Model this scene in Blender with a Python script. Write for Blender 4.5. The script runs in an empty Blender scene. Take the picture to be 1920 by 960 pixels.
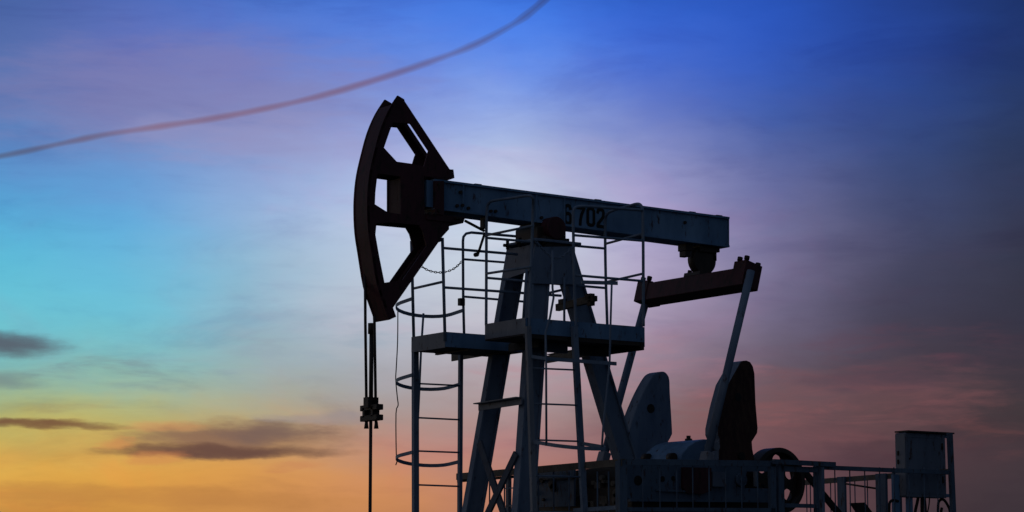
import bpy, bmesh, math, random
from mathutils import Vector, Matrix
random.seed(7)
S = bpy.context.scene
COL = S.collection
# ------------------------------------------------------------------ camera
# world axes: x runs along the walking beam towards its rear, y runs across it (away from camera), z up
F_PX = 4500.0                      # focal length in pixels of the 1920 px wide photograph
TH = math.radians(55)
hv = Vector((math.cos(TH), math.sin(TH), 0))            # horizontal view direction
rv = Vector((math.sin(TH), -math.cos(TH), 0))           # image right
PITCH = math.atan(630.0 / F_PX)
FW = hv * math.cos(PITCH) + Vector((0, 0, math.sin(PITCH)))
UP = -hv * math.sin(PITCH) + Vector((0, 0, math.cos(PITCH)))
CAM = -31.0 * (hv + rv * (75.0 / F_PX)) + Vector((0, 0, 1.7))
cd = bpy.data.cameras.new('camera'); cam = bpy.data.objects.new('camera', cd); COL.objects.link(cam)
cd.sensor_width = 36.0; cd.lens = 36.0 * F_PX / 1920.0
cd.clip_start = 0.1; cd.clip_end = 80000
m = Matrix((rv, UP, -FW)).transposed().to_4x4(); m.translation = CAM
cam.matrix_world = m
S.camera = cam
S.render.resolution_x = 1024; S.render.resolution_y = 512
S.render.engine = 'CYCLES'
S.view_settings.view_transform = 'Standard'; S.view_settings.look = 'None'
S.view_settings.exposure = 0; S.view_settings.gamma = 1

# ------------------------------------------------------------------ dusk sky (world, by direction)
def lin(c):
    c = c / 255.0
    return c / 12.92 if c <= 0.04045 else ((c + 0.055) / 1.055) ** 2.4
def L3(c): return (lin(c[0]), lin(c[1]), lin(c[2]), 1)
W = bpy.data.worlds.new('World'); S.world = W; W.use_nodes = True
NT = W.node_tree; NT.nodes.clear(); nw = NT.nodes.new; lk = NT.links.new
def val(x):
    n = nw('ShaderNodeValue'); n.outputs[0].default_value = x; return n.outputs[0]
def M(op, a, b=None, c=None, clamp=False):
    n = nw('ShaderNodeMath'); n.operation = op; n.use_clamp = clamp
    for i, v in enumerate((a, b, c)):
        if v is None: continue
        if isinstance(v, (int, float)): n.inputs[i].default_value = v
        else: lk(v, n.inputs[i])
    return n.outputs[0]
def VM(op, a, b):
    n = nw('ShaderNodeVectorMath'); n.operation = op
    for i, v in enumerate((a, b)):
        if isinstance(v, (tuple, list, Vector)): n.inputs[i].default_value = tuple(v)
        else: lk(v, n.inputs[i])
    return n.outputs['Value'] if op == 'DOT_PRODUCT' else n.outputs[0]
def SM(x, a, b, lo=0.0, hi=1.0, kind='SMOOTHSTEP'):
    n = nw('ShaderNodeMapRange'); n.interpolation_type = kind
    lk(x, n.inputs['Value']); n.inputs['From Min'].default_value = a; n.inputs['From Max'].default_value = b
    n.inputs['To Min'].default_value = lo; n.inputs['To Max'].default_value = hi
    return n.outputs[0]
def MIX(f, a, b, mode='MIX'):
    n = nw('ShaderNodeMix'); n.data_type = 'RGBA'; n.blend_type = mode
    if isinstance(f, (int, float)): n.inputs[0].default_value = f
    else: lk(f, n.inputs[0])
    for i, v in ((6, a), (7, b)):
        if isinstance(v, tuple): n.inputs[i].default_value = v
        else: lk(v, n.inputs[i])
    return n.outputs[2]
def NOISE(vec, scale, detail=4, rough=0.5, col=False):
    n = nw('ShaderNodeTexNoise'); n.inputs['Scale'].default_value = scale
    n.inputs['Detail'].default_value = detail; n.inputs['Roughness'].default_value = rough
    lk(vec, n.inputs['Vector'])
    return n.outputs['Color'] if col else n.outputs['Fac']
tc = nw('ShaderNodeTexCoord'); D = tc.outputs['Generated']
dh = VM('DOT_PRODUCT', D, hv); dr = VM('DOT_PRODUCT', D, rv); dz = VM('DOT_PRODUCT', D, (0, 0, 1))
az = M('ARCTAN2', dr, dh)                                # azimuth from the view bearing, radians
hor = M('SQRT', M('ADD', M('MULTIPLY', dr, dr), M('MULTIPLY', dh, dh)))
el = M('ARCTAN2', dz, hor)                               # elevation, radians
# degrees-like sky coordinates: u along azimuth, v down from 14 degrees of elevation
u0 = M('MULTIPLY_ADD', az, 4500.0, 960.0)
v0 = M('MULTIPLY_ADD', el, -4500.0, 1110.0)
cmb = nw('ShaderNodeCombineXYZ'); lk(M('MULTIPLY', u0, 0.001), cmb.inputs[0]); lk(M('MULTIPLY', v0, 0.0025), cmb.inputs[1])
UV = cmb.outputs[0]                                      # stretched: streaky clouds
nA = NOISE(UV, 2.2, 5, 0.55); nB = NOISE(VM('ADD', UV, (7.3, 3.1, 2.0)), 2.0, 5, 0.55)
nC = NOISE(VM('ADD', UV, (1.3, 9.1, 5.0)), 9.0, 5, 0.6); nD = NOISE(VM('ADD', UV, (4.3, 1.1, 8.0)), 5.0, 6, 0.6)
u = M('ADD', u0, M('MULTIPLY_ADD', nA, 180.0, -90.0))
v = M('ADD', v0, M('MULTIPLY_ADD', nB, 90.0, -45.0))
v = M('ADD', v, M('MULTIPLY_ADD', nC, 34.0, -17.0))
XS = [0, 240, 480, 720, 960, 1200, 1440, 1680, 1920]
YS = [0, 120, 240, 360, 480, 600, 680, 740, 790, 840, 890, 960]
GRID = [
 [(68, 100, 168), (74, 110, 195), (70, 122, 218), (70, 122, 228), (60, 122, 238), (46, 98, 208), (38, 84, 188), (34, 66, 148), (28, 50, 106)],
 [(84, 106, 168), (105, 114, 181), (104, 120, 192), (95, 135, 220), (88, 138, 235), (64, 108, 215), (48, 90, 195), (38, 70, 155), (31, 54, 110)],
 [(94, 125, 185), (121, 132, 185), (137, 143, 193), (148, 160, 214), (163, 180, 225), (110, 126, 190), (68, 95, 163), (50, 74, 131), (41, 57, 94)],
 [(86, 150, 210), (98, 158, 218), (145, 172, 220), (178, 194, 230), (199, 212, 233), (164, 163, 206), (103, 109, 161), (62, 74, 118), (46, 55, 86)],
 [(84, 182, 216), (100, 180, 220), (146, 184, 212), (192, 204, 223), (202, 214, 227), (181, 171, 204), (124, 119, 155), (68, 71, 100), (50, 54, 73)],
 [(108, 200, 214), (108, 194, 216), (144, 183, 201), (184, 190, 204), (194, 195, 206), (168, 152, 179), (108, 100, 128), (67, 64, 84), (50, 49, 65)],
 [(116, 184, 190), (126, 188, 190), (151, 175, 180), (171, 173, 184), (179, 168, 177), (148, 128, 144), (102, 91, 108), (70, 61, 74), (55, 50, 63)],
 [(140, 176, 154), (158, 182, 152), (160, 171, 161), (163, 160, 164), (173, 154, 157), (144, 120, 130), (103, 87, 98), (75, 62, 71), (59, 52, 61)],
 [(186, 184, 104), (192, 186, 110), (184, 168, 120), (168, 146, 138), (170, 139, 138), (138, 111, 110), (105, 85, 88), (78, 63, 67), (63, 54, 58)],
 [(212, 174, 88), (210, 168, 92), (202, 154, 98), (188, 136, 118), (177, 130, 126), (144, 102, 108), (113, 78, 86), (82, 59, 67), (65, 52, 60)],
 [(228, 174, 76), (226, 166, 72), (222, 156, 80), (206, 140, 98), (181, 126, 114), (142, 97, 97), (105, 74, 80), (76, 57, 64), (63, 53, 60)],
 [(200, 142, 70), (206, 144, 70), (208, 144, 80), (204, 138, 88), (182, 122, 99), (136, 91, 84), (98, 70, 75), (71, 55, 62), (60, 51, 59)]]
VMIN, VMAX = -600.0, 1110.0
vn = M('MULTIPLY_ADD', v, 1.0 / (VMAX - VMIN), -VMIN / (VMAX - VMIN), clamp=True)
cols = []
for i, X in enumerate(XS):
    r = nw('ShaderNodeValToRGB'); lk(vn, r.inputs[0]); r.color_ramp.interpolation = 'B_SPLINE'
    e = r.color_ramp.elements
    top = GRID[0][i]
    e[0].position = 0.0; e[0].color = L3(tuple(c * 0.55 for c in top))
    e[1].position = 1.0; e[1].color = L3(tuple(c * 0.8 for c in GRID[-1][i]))
    for j, Y in enumerate(YS):
        n_ = e.new((Y - VMIN) / (VMAX - VMIN)); n_.color = L3(GRID[j][i])
    cols.append(r.outputs[0])
c = cols[0]
for i in range(1, 9):
    c = MIX(SM(u, XS[i-1] - 50, XS[i] + 50), c, cols[i])
# thin high cloud, mottled and streaky
def SN(su, sv, off, detail=6, rough=0.6, dist=0.0):
    k = nw('ShaderNodeCombineXYZ')
    lk(M('MULTIPLY_ADD', M('MULTIPLY_ADD', v0, -0.25, u0), su, off), k.inputs[0]); lk(M('MULTIPLY_ADD', v0, sv, off * 1.7), k.inputs[1])
    n = nw('ShaderNodeTexNoise'); n.inputs['Scale'].default_value = 1.0; n.inputs['Detail'].default_value = detail
    n.inputs['Roughness'].default_value = rough; n.inputs['Distortion'].default_value = dist
    lk(k.outputs[0], n.inputs['Vector']); return n.outputs['Fac']
w1 = SN(0.0022, 0.0085, 3.3, 7, 0.62, 0.6); w2 = SN(0.0030, 0.0065, 11.9, 7, 0.6, 0.8); w3 = SN(0.0075, 0.030, 21.2, 6, 0.62, 0.4)
c = MIX(SM(w1, 0.48, 0.72, 0.0, 0.38), c, MIX(1.0, c, (0.62, 0.60, 0.74, 1), 'MULTIPLY'))
c = MIX(SM(w2, 0.48, 0.72, 0.0, 0.42), c, MIX(1.0, c, (1.16, 0.90, 0.94, 1), 'MULTIPLY'))
c = MIX(SM(w3, 0.48, 0.75, 0.0, 0.30), c, MIX(1.0, c, (0.80, 0.80, 0.86, 1), 'MULTIPLY'))
c = MIX(SM(w3, 0.48, 0.25, 0.0, 0.30), c, MIX(1.0, c, (1.10, 1.12, 1.10, 1), 'MULTIPLY'))
# dark cloud banks low on the left and pinkish ones on the right: (u, v, half width, half height, strength, colour)
cmb2 = nw('ShaderNodeCombineXYZ'); lk(M('MULTIPLY', u0, 0.006), cmb2.inputs[0]); lk(M('MULTIPLY', v0, 0.030), cmb2.inputs[1])
wob = M('MULTIPLY_ADD', NOISE(cmb2.outputs[0], 1.0, 6, 0.6), 3.4, -1.7)
wx = M('MULTIPLY_ADD', SN(0.010, 0.030, 5.1, 6, 0.62), 130.0, -65.0); wy = M('MULTIPLY_ADD', SN(0.008, 0.026, 8.7, 5, 0.55), 34.0, -17.0)
ub = M('ADD', u0, wx); vb = M('ADD', v0, wy)
streak = SM(SN(0.006, 0.034, 31.0, 7, 0.62, 0.5), 0.40, 0.70)
def bank(c, cu, cv, hw, hh, s, colr, slope=0.0, soft=1.0, streaky=False):
    du = M('MULTIPLY_ADD', ub, 1.0 / hw, -cu / hw)
    dv = M('MULTIPLY_ADD', vb, 1.0 / hh, -cv / hh)
    dv = M('SUBTRACT', dv, M('MULTIPLY', du, slope))
    q = M('ADD', M('ADD', M('MULTIPLY', du, du), M('MULTIPLY', dv, dv)), M('MULTIPLY', wob, soft))
    f_ = SM(q, 1.5, -0.1, 0.0, s)
    if streaky: f_ = M('MULTIPLY', f_, streak)
    return MIX(f_, c, L3(colr))
c = bank(c, 330, 190, 420, 110, 0.45, (132, 128, 176), -0.1, 0.8)
c = bank(c, 500, 270, 260, 55, 0.35, (160, 158, 200), 0.1, 0.8)
c = bank(c, 0, 660, 150, 25, 0.9, (84, 84, 98), 0.15, 0.35)
c = bank(c, 10, 722, 95, 18, 0.6, (108, 122, 130), 0.1, 0.6)
c = bank(c, 230, 706, 200, 34, 0.6, (118, 136, 146), 0.1, 0.8, True)
c = bank(c, 560, 650, 260, 60, 0.5, (150, 168, 184), -0.3, 0.8, True)
c = bank(c, 50, 804, 185, 9, 0.95, (116, 80, 60), 0.35, 0.4)
c = bank(c, 120, 775, 130, 12, 0.35, (150, 128, 100), 0.3, 0.8, True)
c = bank(c, 445, 828, 215, 34, 0.92, (136, 102, 84), -0.1, 0.45)
c = bank(c, 310, 806, 80, 11, 0.5, (212, 150, 96), -0.1, 0.6)
c = bank(c, 510, 816, 105, 22, 0.7, (112, 92, 88), -0.15, 0.5)
c = bank(c, 415, 852, 225, 13, 1.0, (106, 76, 66), 0.12, 0.3)
c = bank(c, 222, 838, 36, 12, 0.6, (206, 136, 84), 0.2, 0.6)
c = bank(c, 290, 866, 60, 14, 0.45, (204, 128, 80), -0.4, 0.8)
c = bank(c, 560, 880, 60, 10, 0.4, (196, 126, 86), -0.6, 0.8)
c = bank(c, 220, 935, 420, 22, 0.45, (176, 118, 66), 0.3, 0.8)
c = bank(c, 600, 790, 120, 12, 0.4, (140, 134, 146), 0.2, 0.9)
c = bank(c, 1520, 770, 330, 80, 0.30, (130, 86, 90), -0.3, 0.8)
c = bank(c, 1560, 765, 360, 70, 0.34, (136, 84, 88), -0.25, 0.8, True)
c = bank(c, 1700, 665, 230, 50, 0.42, (98, 62, 76), -0.3, 0.8, True)
c = bank(c, 1480, 790, 200, 30, 0.28, (146, 92, 94), 0.0, 0.8, True)
c = bank(c, 1860, 820, 120, 50, 0.5, (104, 66, 68), 0.1, 0.8, True)
c = bank(c, 1640, 720, 150, 22, 0.35, (64, 56, 74), -0.15, 0.9)
c = bank(c, 1130, 700, 260, 60, 0.4, (186, 128, 140), 0.0, 0.9, True)
# away from the afterglow the sky is dim: fall-off with bearing and height
far_r = SM(az, 0.22, 0.9); far_l = SM(az, -0.25, -1.7); hi = SM(el, 0.30, 1.0)
c = MIX(far_r, c, (0.036, 0.052, 0.080, 1)); c = MIX(far_l, c, (0.150, 0.142, 0.155, 1)); c = MIX(hi, c, (0.038, 0.055, 0.088, 1))
bg = nw('ShaderNodeBackground'); lk(c, bg.inputs[0]); bg.inputs[1].default_value = 1.0
# a faint physical twilight sky added underneath (sun just on the horizon at the left)
sky = nw('ShaderNodeTexSky'); sky.sky_type = 'NISHITA'; sky.sun_disc = False
SUN_AZ = math.radians(-50)                               # bearing from the view direction
sd = hv * math.cos(SUN_AZ) + rv * math.sin(SUN_AZ)
SUN_EL = math.radians(1.0)
sky.sun_elevation = SUN_EL; sky.sun_rotation = math.atan2(sd.x, sd.y)
bg2 = nw('ShaderNodeBackground'); lk(sky.outputs[0], bg2.inputs[0]); bg2.inputs[1].default_value = 0.002
ad = nw('ShaderNodeAddShader'); lk(bg.outputs[0], ad.inputs[0]); lk(bg2.outputs[0], ad.inputs[1])
wo = nw('ShaderNodeOutputWorld'); lk(ad.outputs[0], wo.inputs[0])
W.cycles.sampling_method = 'MANUAL'; W.cycles.sample_map_resolution = 1024
# ------------------------------------------------------------------ sun (already at the horizon, almost gone)
sl = bpy.data.lights.new('sun', 'SUN'); so = bpy.data.objects.new('sun', sl); COL.objects.link(so)
sl.energy = 0.03; sl.angle = math.radians(0.5); sl.color = (1.0, 0.75, 0.5)
sdir = Vector((sd.x * math.cos(SUN_EL), sd.y * math.cos(SUN_EL), math.sin(SUN_EL)))
so.rotation_euler = sdir.to_track_quat('Z', 'Y').to_euler()

# ------------------------------------------------------------------ geometry helpers
def ray(px, py):
    return FW + rv * ((px - 960.0) / F_PX) - UP * ((py - 480.0) / F_PX)
def PY(px, py, y):                                       # point of the lengthwise vertical plane y
    d = ray(px, py); return CAM + d * ((y - CAM.y) / d.y)
def PX(px, py, x):                                       # point of the crosswise vertical plane x
    d = ray(px, py); return CAM + d * ((x - CAM.x) / d.x)
def PZ(px, py, z):
    d = ray(px, py); return CAM + d * ((z - CAM.z) / d.z)
V = Vector
class MB:
    def __init__(s): s.v = []; s.f = []; s.sm = []
    def add(s, vs, fs, smooth=False):
        o = len(s.v); s.v += [V(a) for a in vs]; s.f += [[i + o for i in f] for f in fs]; s.sm += [smooth] * len(fs)
        return s
    def prism(s, pts, d):                                # planar outline extruded by vector d
        n = len(pts); d = V(d); pts = [V(p) for p in pts]
        nrm = V((0, 0, 0))
        for i in range(n): nrm += pts[i].cross(pts[(i + 1) % n])
        if nrm.dot(d) > 0: pts = pts[::-1]
        return s.add(pts + [p + d for p in pts], [list(range(n)), list(range(2 * n - 1, n - 1, -1))] +
                     [[i, i + n, (i + 1) % n + n, (i + 1) % n] for i in range(n)])
    def box(s, x0, x1, y0, y1, z0, z1):
        return s.prism([(x0, y0, z0), (x1, y0, z0), (x1, y1, z0), (x0, y1, z0)], (0, 0, z1 - z0))
    def bar(s, a, b, w, h, up=(0, 0, 1), off=0):         # rectangular bar a-b: w sideways, h along up
        a = V(a); b = V(b); t = (b - a).normalized(); up = V(up)
        sd_ = t.cross(up)
        if sd_.length < 1e-4: sd_ = t.cross(V((1, 0, 0)))
        sd_.normalize(); u_ = sd_.cross(t).normalized()
        p = [a + sd_ * (w / 2) + u_ * (h / 2), a - sd_ * (w / 2) + u_ * (h / 2), a - sd_ * (w / 2) - u_ * (h / 2), a + sd_ * (w / 2) - u_ * (h / 2)]
        return s.prism(p, b - a)
    def tube(s, pts, r, n=8, r1=None):
        pts = [V(p) for p in pts]; rings = []; k = len(pts)
        ref = None
        for i, p in enumerate(pts):
            t = (pts[min(i + 1, k - 1)] - pts[max(i - 1, 0)]).normalized()
            if ref is None:
                ref = t.cross(V((0.13, 0.31, 1))); ref = ref if ref.length > 1e-3 else t.cross(V((1, 0, 0)))
            ref = (ref - t * ref.dot(t)).normalized(); b = t.cross(ref)
            rr = r[i] if isinstance(r, (list, tuple)) else r
            rings.append([p + (ref * math.cos(2 * math.pi * j / n) + b * math.sin(2 * math.pi * j / n)) * rr for j in range(n)])
        vs = [q for g in rings for q in g]
        fs = [[i * n + j, i * n + (j + 1) % n, (i + 1) * n + (j + 1) % n, (i + 1) * n + j] for i in range(k - 1) for j in range(n)]
        s.add(vs, fs, True)
        o = len(s.v) - len(vs)
        s.f += [[o + j for j in range(n)][::-1], [o + (k - 1) * n + j for j in range(n)]]; s.sm += [False, False]
        return s
    def cyl(s, c, d, r, n=20):                           # cylinder from c along d
        c = V(c); d = V(d); t = d.normalized(); a = t.cross(V((0, 0, 1)))
        a = a if a.length > 1e-3 else t.cross(V((1, 0, 0))); a.normalize(); b = t.cross(a)
        ring = [c + (a * math.cos(2 * math.pi * j / n) + b * math.sin(2 * math.pi * j / n)) * r for j in range(n)]
        s.add(ring + [p + d for p in ring], [[j, (j + 1) % n, (j + 1) % n + n, j + n] for j in range(n)], True)
        o = len(s.v) - 2 * n
        s.f += [[o + j for j in range(n)][::-1], [o + n + j for j in range(n)]]; s.sm += [False, False]
        return s
    def bolt(s, p, d, r, L=None):                        # hexagonal bolt head
        return s.cyl(p, V(d).normalized() * (L or r * 1.1), r, 6)
def smooth_path(pts, it=2):
    pts = [V(p) for p in pts]
    for _ in range(it):
        q = [pts[0]]
        for a, b in zip(pts, pts[1:]): q += [a * 0.75 + b * 0.25, a * 0.25 + b * 0.75]
        q.append(pts[-1]); pts = q
    return pts
def props(o, label=None, cat=None, group=None, kind=None):
    if label: o['label'] = label
    if cat: o['category'] = cat
    if group: o['group'] = group
    if kind: o['kind'] = kind
    return o
WORLDPOS = {}
def thing(name, loc, label, cat, group=None):
    o = bpy.data.objects.new(name, None); COL.objects.link(o); o.location = loc; o.empty_display_size = 0.3
    WORLDPOS[o.name] = V(loc)
    return props(o, label, cat, group)
SPLIT = {'bolts': 'bolt', 'fitting': 'fitting', 'valve': 'valve', 'round_hole': 'round_hole', 'hole_disc': 'hole_disc', 'stiffener': 'stiffener',
         'centre_column': 'column_plate', 'mounting_bracket': 'mounting_bracket', 'skid_frame': 'skid_beam', 'fork': 'fork', 'handle': 'handle',
         'bearing_bracket': 'bearing_bracket', 'ledge': 'ledge', 'locking_arm': 'locking_arm', 'hinge_bracket': 'hinge_bracket', 'clamp_block': 'clamp_block', 'hoop': 'hoop'}
def part(name, mb, mat, parent=None, label=None, bevel=0.0, whole=False):
    if name in SPLIT and not whole:                      # every loose piece becomes a part of its own
        par = list(range(len(mb.v)))
        def find(i):
            while par[i] != i: par[i] = par[par[i]]; i = par[i]
            return i
        for f in mb.f:
            for a in f[1:]: par[find(a)] = find(f[0])
        grp = {}
        for k, f in enumerate(mb.f): grp.setdefault(find(f[0]), []).append(k)
        if len(grp) > 1 and not (name == 'hoop' and len(grp) > 4):
            o = None
            for ks in grp.values():
                sub = MB(); idx = {}
                for k in ks:
                    for i in mb.f[k]:
                        if i not in idx: idx[i] = len(idx); sub.v.append(mb.v[i])
                    sub.f.append([idx[i] for i in mb.f[k]]); sub.sm.append(mb.sm[k])
                o = part(SPLIT[name], sub, mat, parent, label, bevel, True)
            return o
        name = SPLIT[name]
    me = bpy.data.meshes.new(name)
    org = WORLDPOS[parent.name] if parent else V((0, 0, 0))
    me.from_pydata([tuple(p) for p in mb.v], [], mb.f); me.update()
    me.polygons.foreach_set('use_smooth', mb.sm)
    bm = bmesh.new(); bm.from_mesh(me); bmesh.ops.recalc_face_normals(bm, faces=bm.faces)
    if bevel > 0:
        ed = [e for e in bm.edges if len(e.link_faces) == 2 and e.calc_face_angle(0) > 0.6]
        bmesh.ops.bevel(bm, geom=ed, offset=bevel, segments=1, affect='EDGES', clamp_overlap=True)
    # put the origin at the part's own middle
    c0 = V((0, 0, 0))
    if len(bm.verts):
        lo = V([min(v_.co[i] for v_ in bm.verts) for i in range(3)]); hi_ = V([max(v_.co[i] for v_ in bm.verts) for i in range(3)])
        c0 = (lo + hi_) / 2
    for v_ in bm.verts: v_.co -= c0
    bm.to_mesh(me); bm.free()
    o = bpy.data.objects.new(name, me); COL.objects.link(o); me.materials.append(mat)
    if parent: o.parent = parent
    o.location = c0 - org
    WORLDPOS[o.name] = c0
    if label: o['label'] = label
    return o

# ------------------------------------------------------------------ materials
def metal(name, base, base2, rough=0.6, scale=3.0, rust=0.25, rustc=(0.05, 0.022, 0.012), spec=0.3, met=0.0, streak=True):
    mt = bpy.data.materials.new(name); mt.use_nodes = True; t = mt.node_tree; n = t.nodes; l = t.links
    b = n['Principled BSDF']; b.inputs['Roughness'].default_value = rough
    b.inputs['Metallic'].default_value = met
    b.inputs['Specular IOR Level'].default_value = spec
    tc_ = n.new('ShaderNodeTexCoord'); geo = n.new('ShaderNodeNewGeometry')
    mp = n.new('ShaderNodeMapping'); l.new(geo.outputs['Position'], mp.inputs[0])
    mp.inputs['Scale'].default_value = (scale, scale, scale * (0.35 if streak else 1))
    n1 = n.new('ShaderNodeTexNoise'); n1.inputs['Scale'].default_value = 1.6; n1.inputs['Detail'].default_value = 7; n1.inputs['Roughness'].default_value = 0.62
    l.new(mp.outputs[0], n1.inputs['Vector'])
    n2 = n.new('ShaderNodeTexNoise'); n2.inputs['Scale'].default_value = 7.0; n2.inputs['Detail'].default_value = 8; n2.inputs['Roughness'].default_value = 0.7
    l.new(mp.outputs[0], n2.inputs['Vector'])
    r1 = n.new('ShaderNodeValToRGB'); r1.color_ramp.elements[0].position = 0.3; r1.color_ramp.elements[1].position = 0.7
    r1.color_ramp.elements[0].color = (*base, 1); r1.color_ramp.elements[1].color = (*base2, 1)
    l.new(n1.outputs[0], r1.inputs[0])
    r2 = n.new('ShaderNodeMapRange'); r2.inputs['From Min'].default_value = 0.66 - rust * 0.3; r2.inputs['From Max'].default_value = 0.74 - rust * 0.2
    l.new(n2.outputs[0], r2.inputs[0])
    mx = n.new('ShaderNodeMix'); mx.data_type = 'RGBA'; l.new(r2.outputs[0], mx.inputs[0]); l.new(r1.outputs[0], mx.inputs[6]); mx.inputs[7].default_value = (*rustc, 1)
    l.new(mx.outputs[2], b.inputs['Base Color'])
    bp = n.new('ShaderNodeBump'); bp.inputs['Strength'].default_value = 0.25; bp.inputs['Distance'].default_value = 0.004
    l.new(n2.outputs[0], bp.inputs['Height']); l.new(bp.outputs[0], b.inputs['Normal'])
    return mt
BLUE = metal('blue_painted_steel', (0.07, 0.16, 0.30), (0.17, 0.31, 0.50), 0.55, 1.6, 0.3)
GREY = metal('grey_painted_steel', (0.15, 0.17, 0.21), (0.24, 0.27, 0.32), 0.6, 2.5, 0.25)
LEGM = metal('dull_blue_leg_paint', (0.09, 0.14, 0.23), (0.20, 0.27, 0.37), 0.6, 1.8, 0.28)
DARKB = metal('dark_blue_brace_paint', (0.045, 0.065, 0.10), (0.09, 0.12, 0.17), 0.7, 3.0, 0.3)  # much darker blue, used on the front braces
DEEPB = metal('deep_blue_paint', (0.05, 0.085, 0.14), (0.10, 0.155, 0.23), 0.6, 2.0, 0.4)  # blue set darker than the beam's, for base wall, panel and fence
RAIL = metal('rail_paint', (0.12, 0.18, 0.27), (0.19, 0.26, 0.36), 0.55, 5.0, 0.2)
RED = metal('dark_red_paint', (0.036, 0.010, 0.017), (0.085, 0.023, 0.032), 0.6, 1.8, 0.5, (0.02, 0.012, 0.01))
RUST = metal('oily_dark_iron', (0.022, 0.018, 0.016), (0.045, 0.034, 0.028), 0.55, 6.0, 0.3)
BROWN = metal('weathered_channel', (0.10, 0.09, 0.075), (0.17, 0.155, 0.13), 0.7, 4.0, 0.35)
BLACK = metal('black_paint', (0.004, 0.004, 0.005), (0.010, 0.010, 0.012), 0.6, 5.0, 0.0)
CABLE = metal('greasy_wire_rope', (0.02, 0.02, 0.02), (0.04, 0.038, 0.035), 0.5, 20.0, 0.1)
RUBB = metal('black_rubber', (0.012, 0.012, 0.012), (0.022, 0.022, 0.022), 0.8, 8.0, 0.0)
CONC = metal('concrete', (0.22, 0.21, 0.20), (0.33, 0.32, 0.30), 0.9, 1.0, 0.0, streak=False)
CAB = metal('cabinet_paint', (0.08, 0.11, 0.17), (0.15, 0.19, 0.26), 0.5, 1.8, 0.35)
DIRT = metal('trampled_soil_grass', (0.035, 0.04, 0.02), (0.08, 0.065, 0.045), 0.95, 0.12, 0.3, (0.05, 0.05, 0.03), streak=False)

# ------------------------------------------------------------------ ground and foundation
g = MB(); R_ = 30000.0
ringr = [0, 12, 30, 80, 250, 1000, 5000, R_]; nseg = 64
g.v.append(V((0, 0, 0)))
for rr in ringr[1:]:
    for j in range(nseg):
        a = 2 * math.pi * j / nseg
        g.v.append(V((rr * math.cos(a), rr * math.sin(a), -0.02 + (random.uniform(-.05, .05) if 12 < rr < 300 else 0))))
for j in range(nseg): g.f.append([0, 1 + j, 1 + (j + 1) % nseg])
for k in range(len(ringr) - 2):
    for j in range(nseg):
        a = 1 + k * nseg; b = a + nseg; g.f.append([a + j, b + j, b + (j + 1) % nseg, a + (j + 1) % nseg])
g.sm = [True] * len(g.f)
props(part('ground', g, DIRT), kind='structure')
fd = MB(); fd.box(-1.9, 6.4, -2.3, 2.6, -0.3, 0.9)
props(part('foundation', fd, CONC, bevel=0.04), kind='structure')

# ------------------------------------------------------------------ PUMP JACK
pj = thing('pump_jack', (0, 0, 0.9), 'large beam pump jack with dark red horse head and blue walking beam numbered 6 702', 'pump jack')
# --- horse head: two cut-out side plates joined by a curved face plate
YN, YF = -0.15, 0.15
arc = [(746,179),(728,207),(713,242),(702,282),(693,322),(689,357),(688,392),(690,432),(696,472),(706,532),(719,572),(729,600)]
def splinepx(pts, k=4):
    out = []
    n = len(pts)
    for i in range(n - 1):
        p0 = pts[max(i-1, 0)]; p1 = pts[i]; p2 = pts[i+1]; p3 = pts[min(i+2, n-1)]
        for j in range(k):
            t = j / k
            out.append(tuple(0.5 * ((2*p1[a]) + (-p0[a]+p2[a])*t + (2*p0[a]-5*p1[a]+4*p2[a]-p3[a])*t*t + (-p0[a]+3*p1[a]-3*p2[a]+p3[a])*t**3) for a in (0, 1)))
    out.append(pts[-1]); return out
arcs = splinepx(arc, 3)
outer = arcs + [(743,594),(737,577),(830,443),(842,430),(842,406),(796,402),(795,330),(840,338),(852,334),(849,319),(843,317),(759,190),(758,186)]
holes = [[(737,229),(770,232),(804,283),(802,288),(795,312),(773,307),(744,303),(720,277),(730,248)],
         [(708,325),(751,331),(751,402),(727,398),(703,383),(704,360)],
         [(733,417),(786,422),(793,434),(800,461),(755,525),(721,530),(711,480),(704,440),(706,419)]]
def plate_with_holes(outer, holes, plane_y, thick):
    """triangulated plate with cut-outs, extruded along y"""
    bm = bmesh.new(); es = []
    for loop in [outer] + holes:
        vs = [bm.verts.new(PY(p[0], p[1], plane_y)) for p in loop]
        for i in range(len(vs)): es.append(bm.edges.new((vs[i], vs[(i + 1) % len(vs)])))
    res = bmesh.ops.triangle_fill(bm, use_beauty=True, use_dissolve=False, edges=es, normal=(0, 1, 0))
    bm.faces.ensure_lookup_table()
    bm.verts.index_update()
    base = [v_.co.copy() for v_ in bm.verts]; faces = [[v_.index for v_ in f.verts] for f in bm.faces]
    bedge = [(e.verts[0].index, e.verts[1].index) for e in bm.edges if len(e.link_faces) == 1]
    bm.free()
    n = len(base); mb = MB()
    mb.add(base + [p + V((0, thick, 0)) for p in base], faces + [[i + n for i in f][::-1] for f in faces] + [[a, b, b + n, a + n] for a, b in bedge])
    return mb
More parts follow.
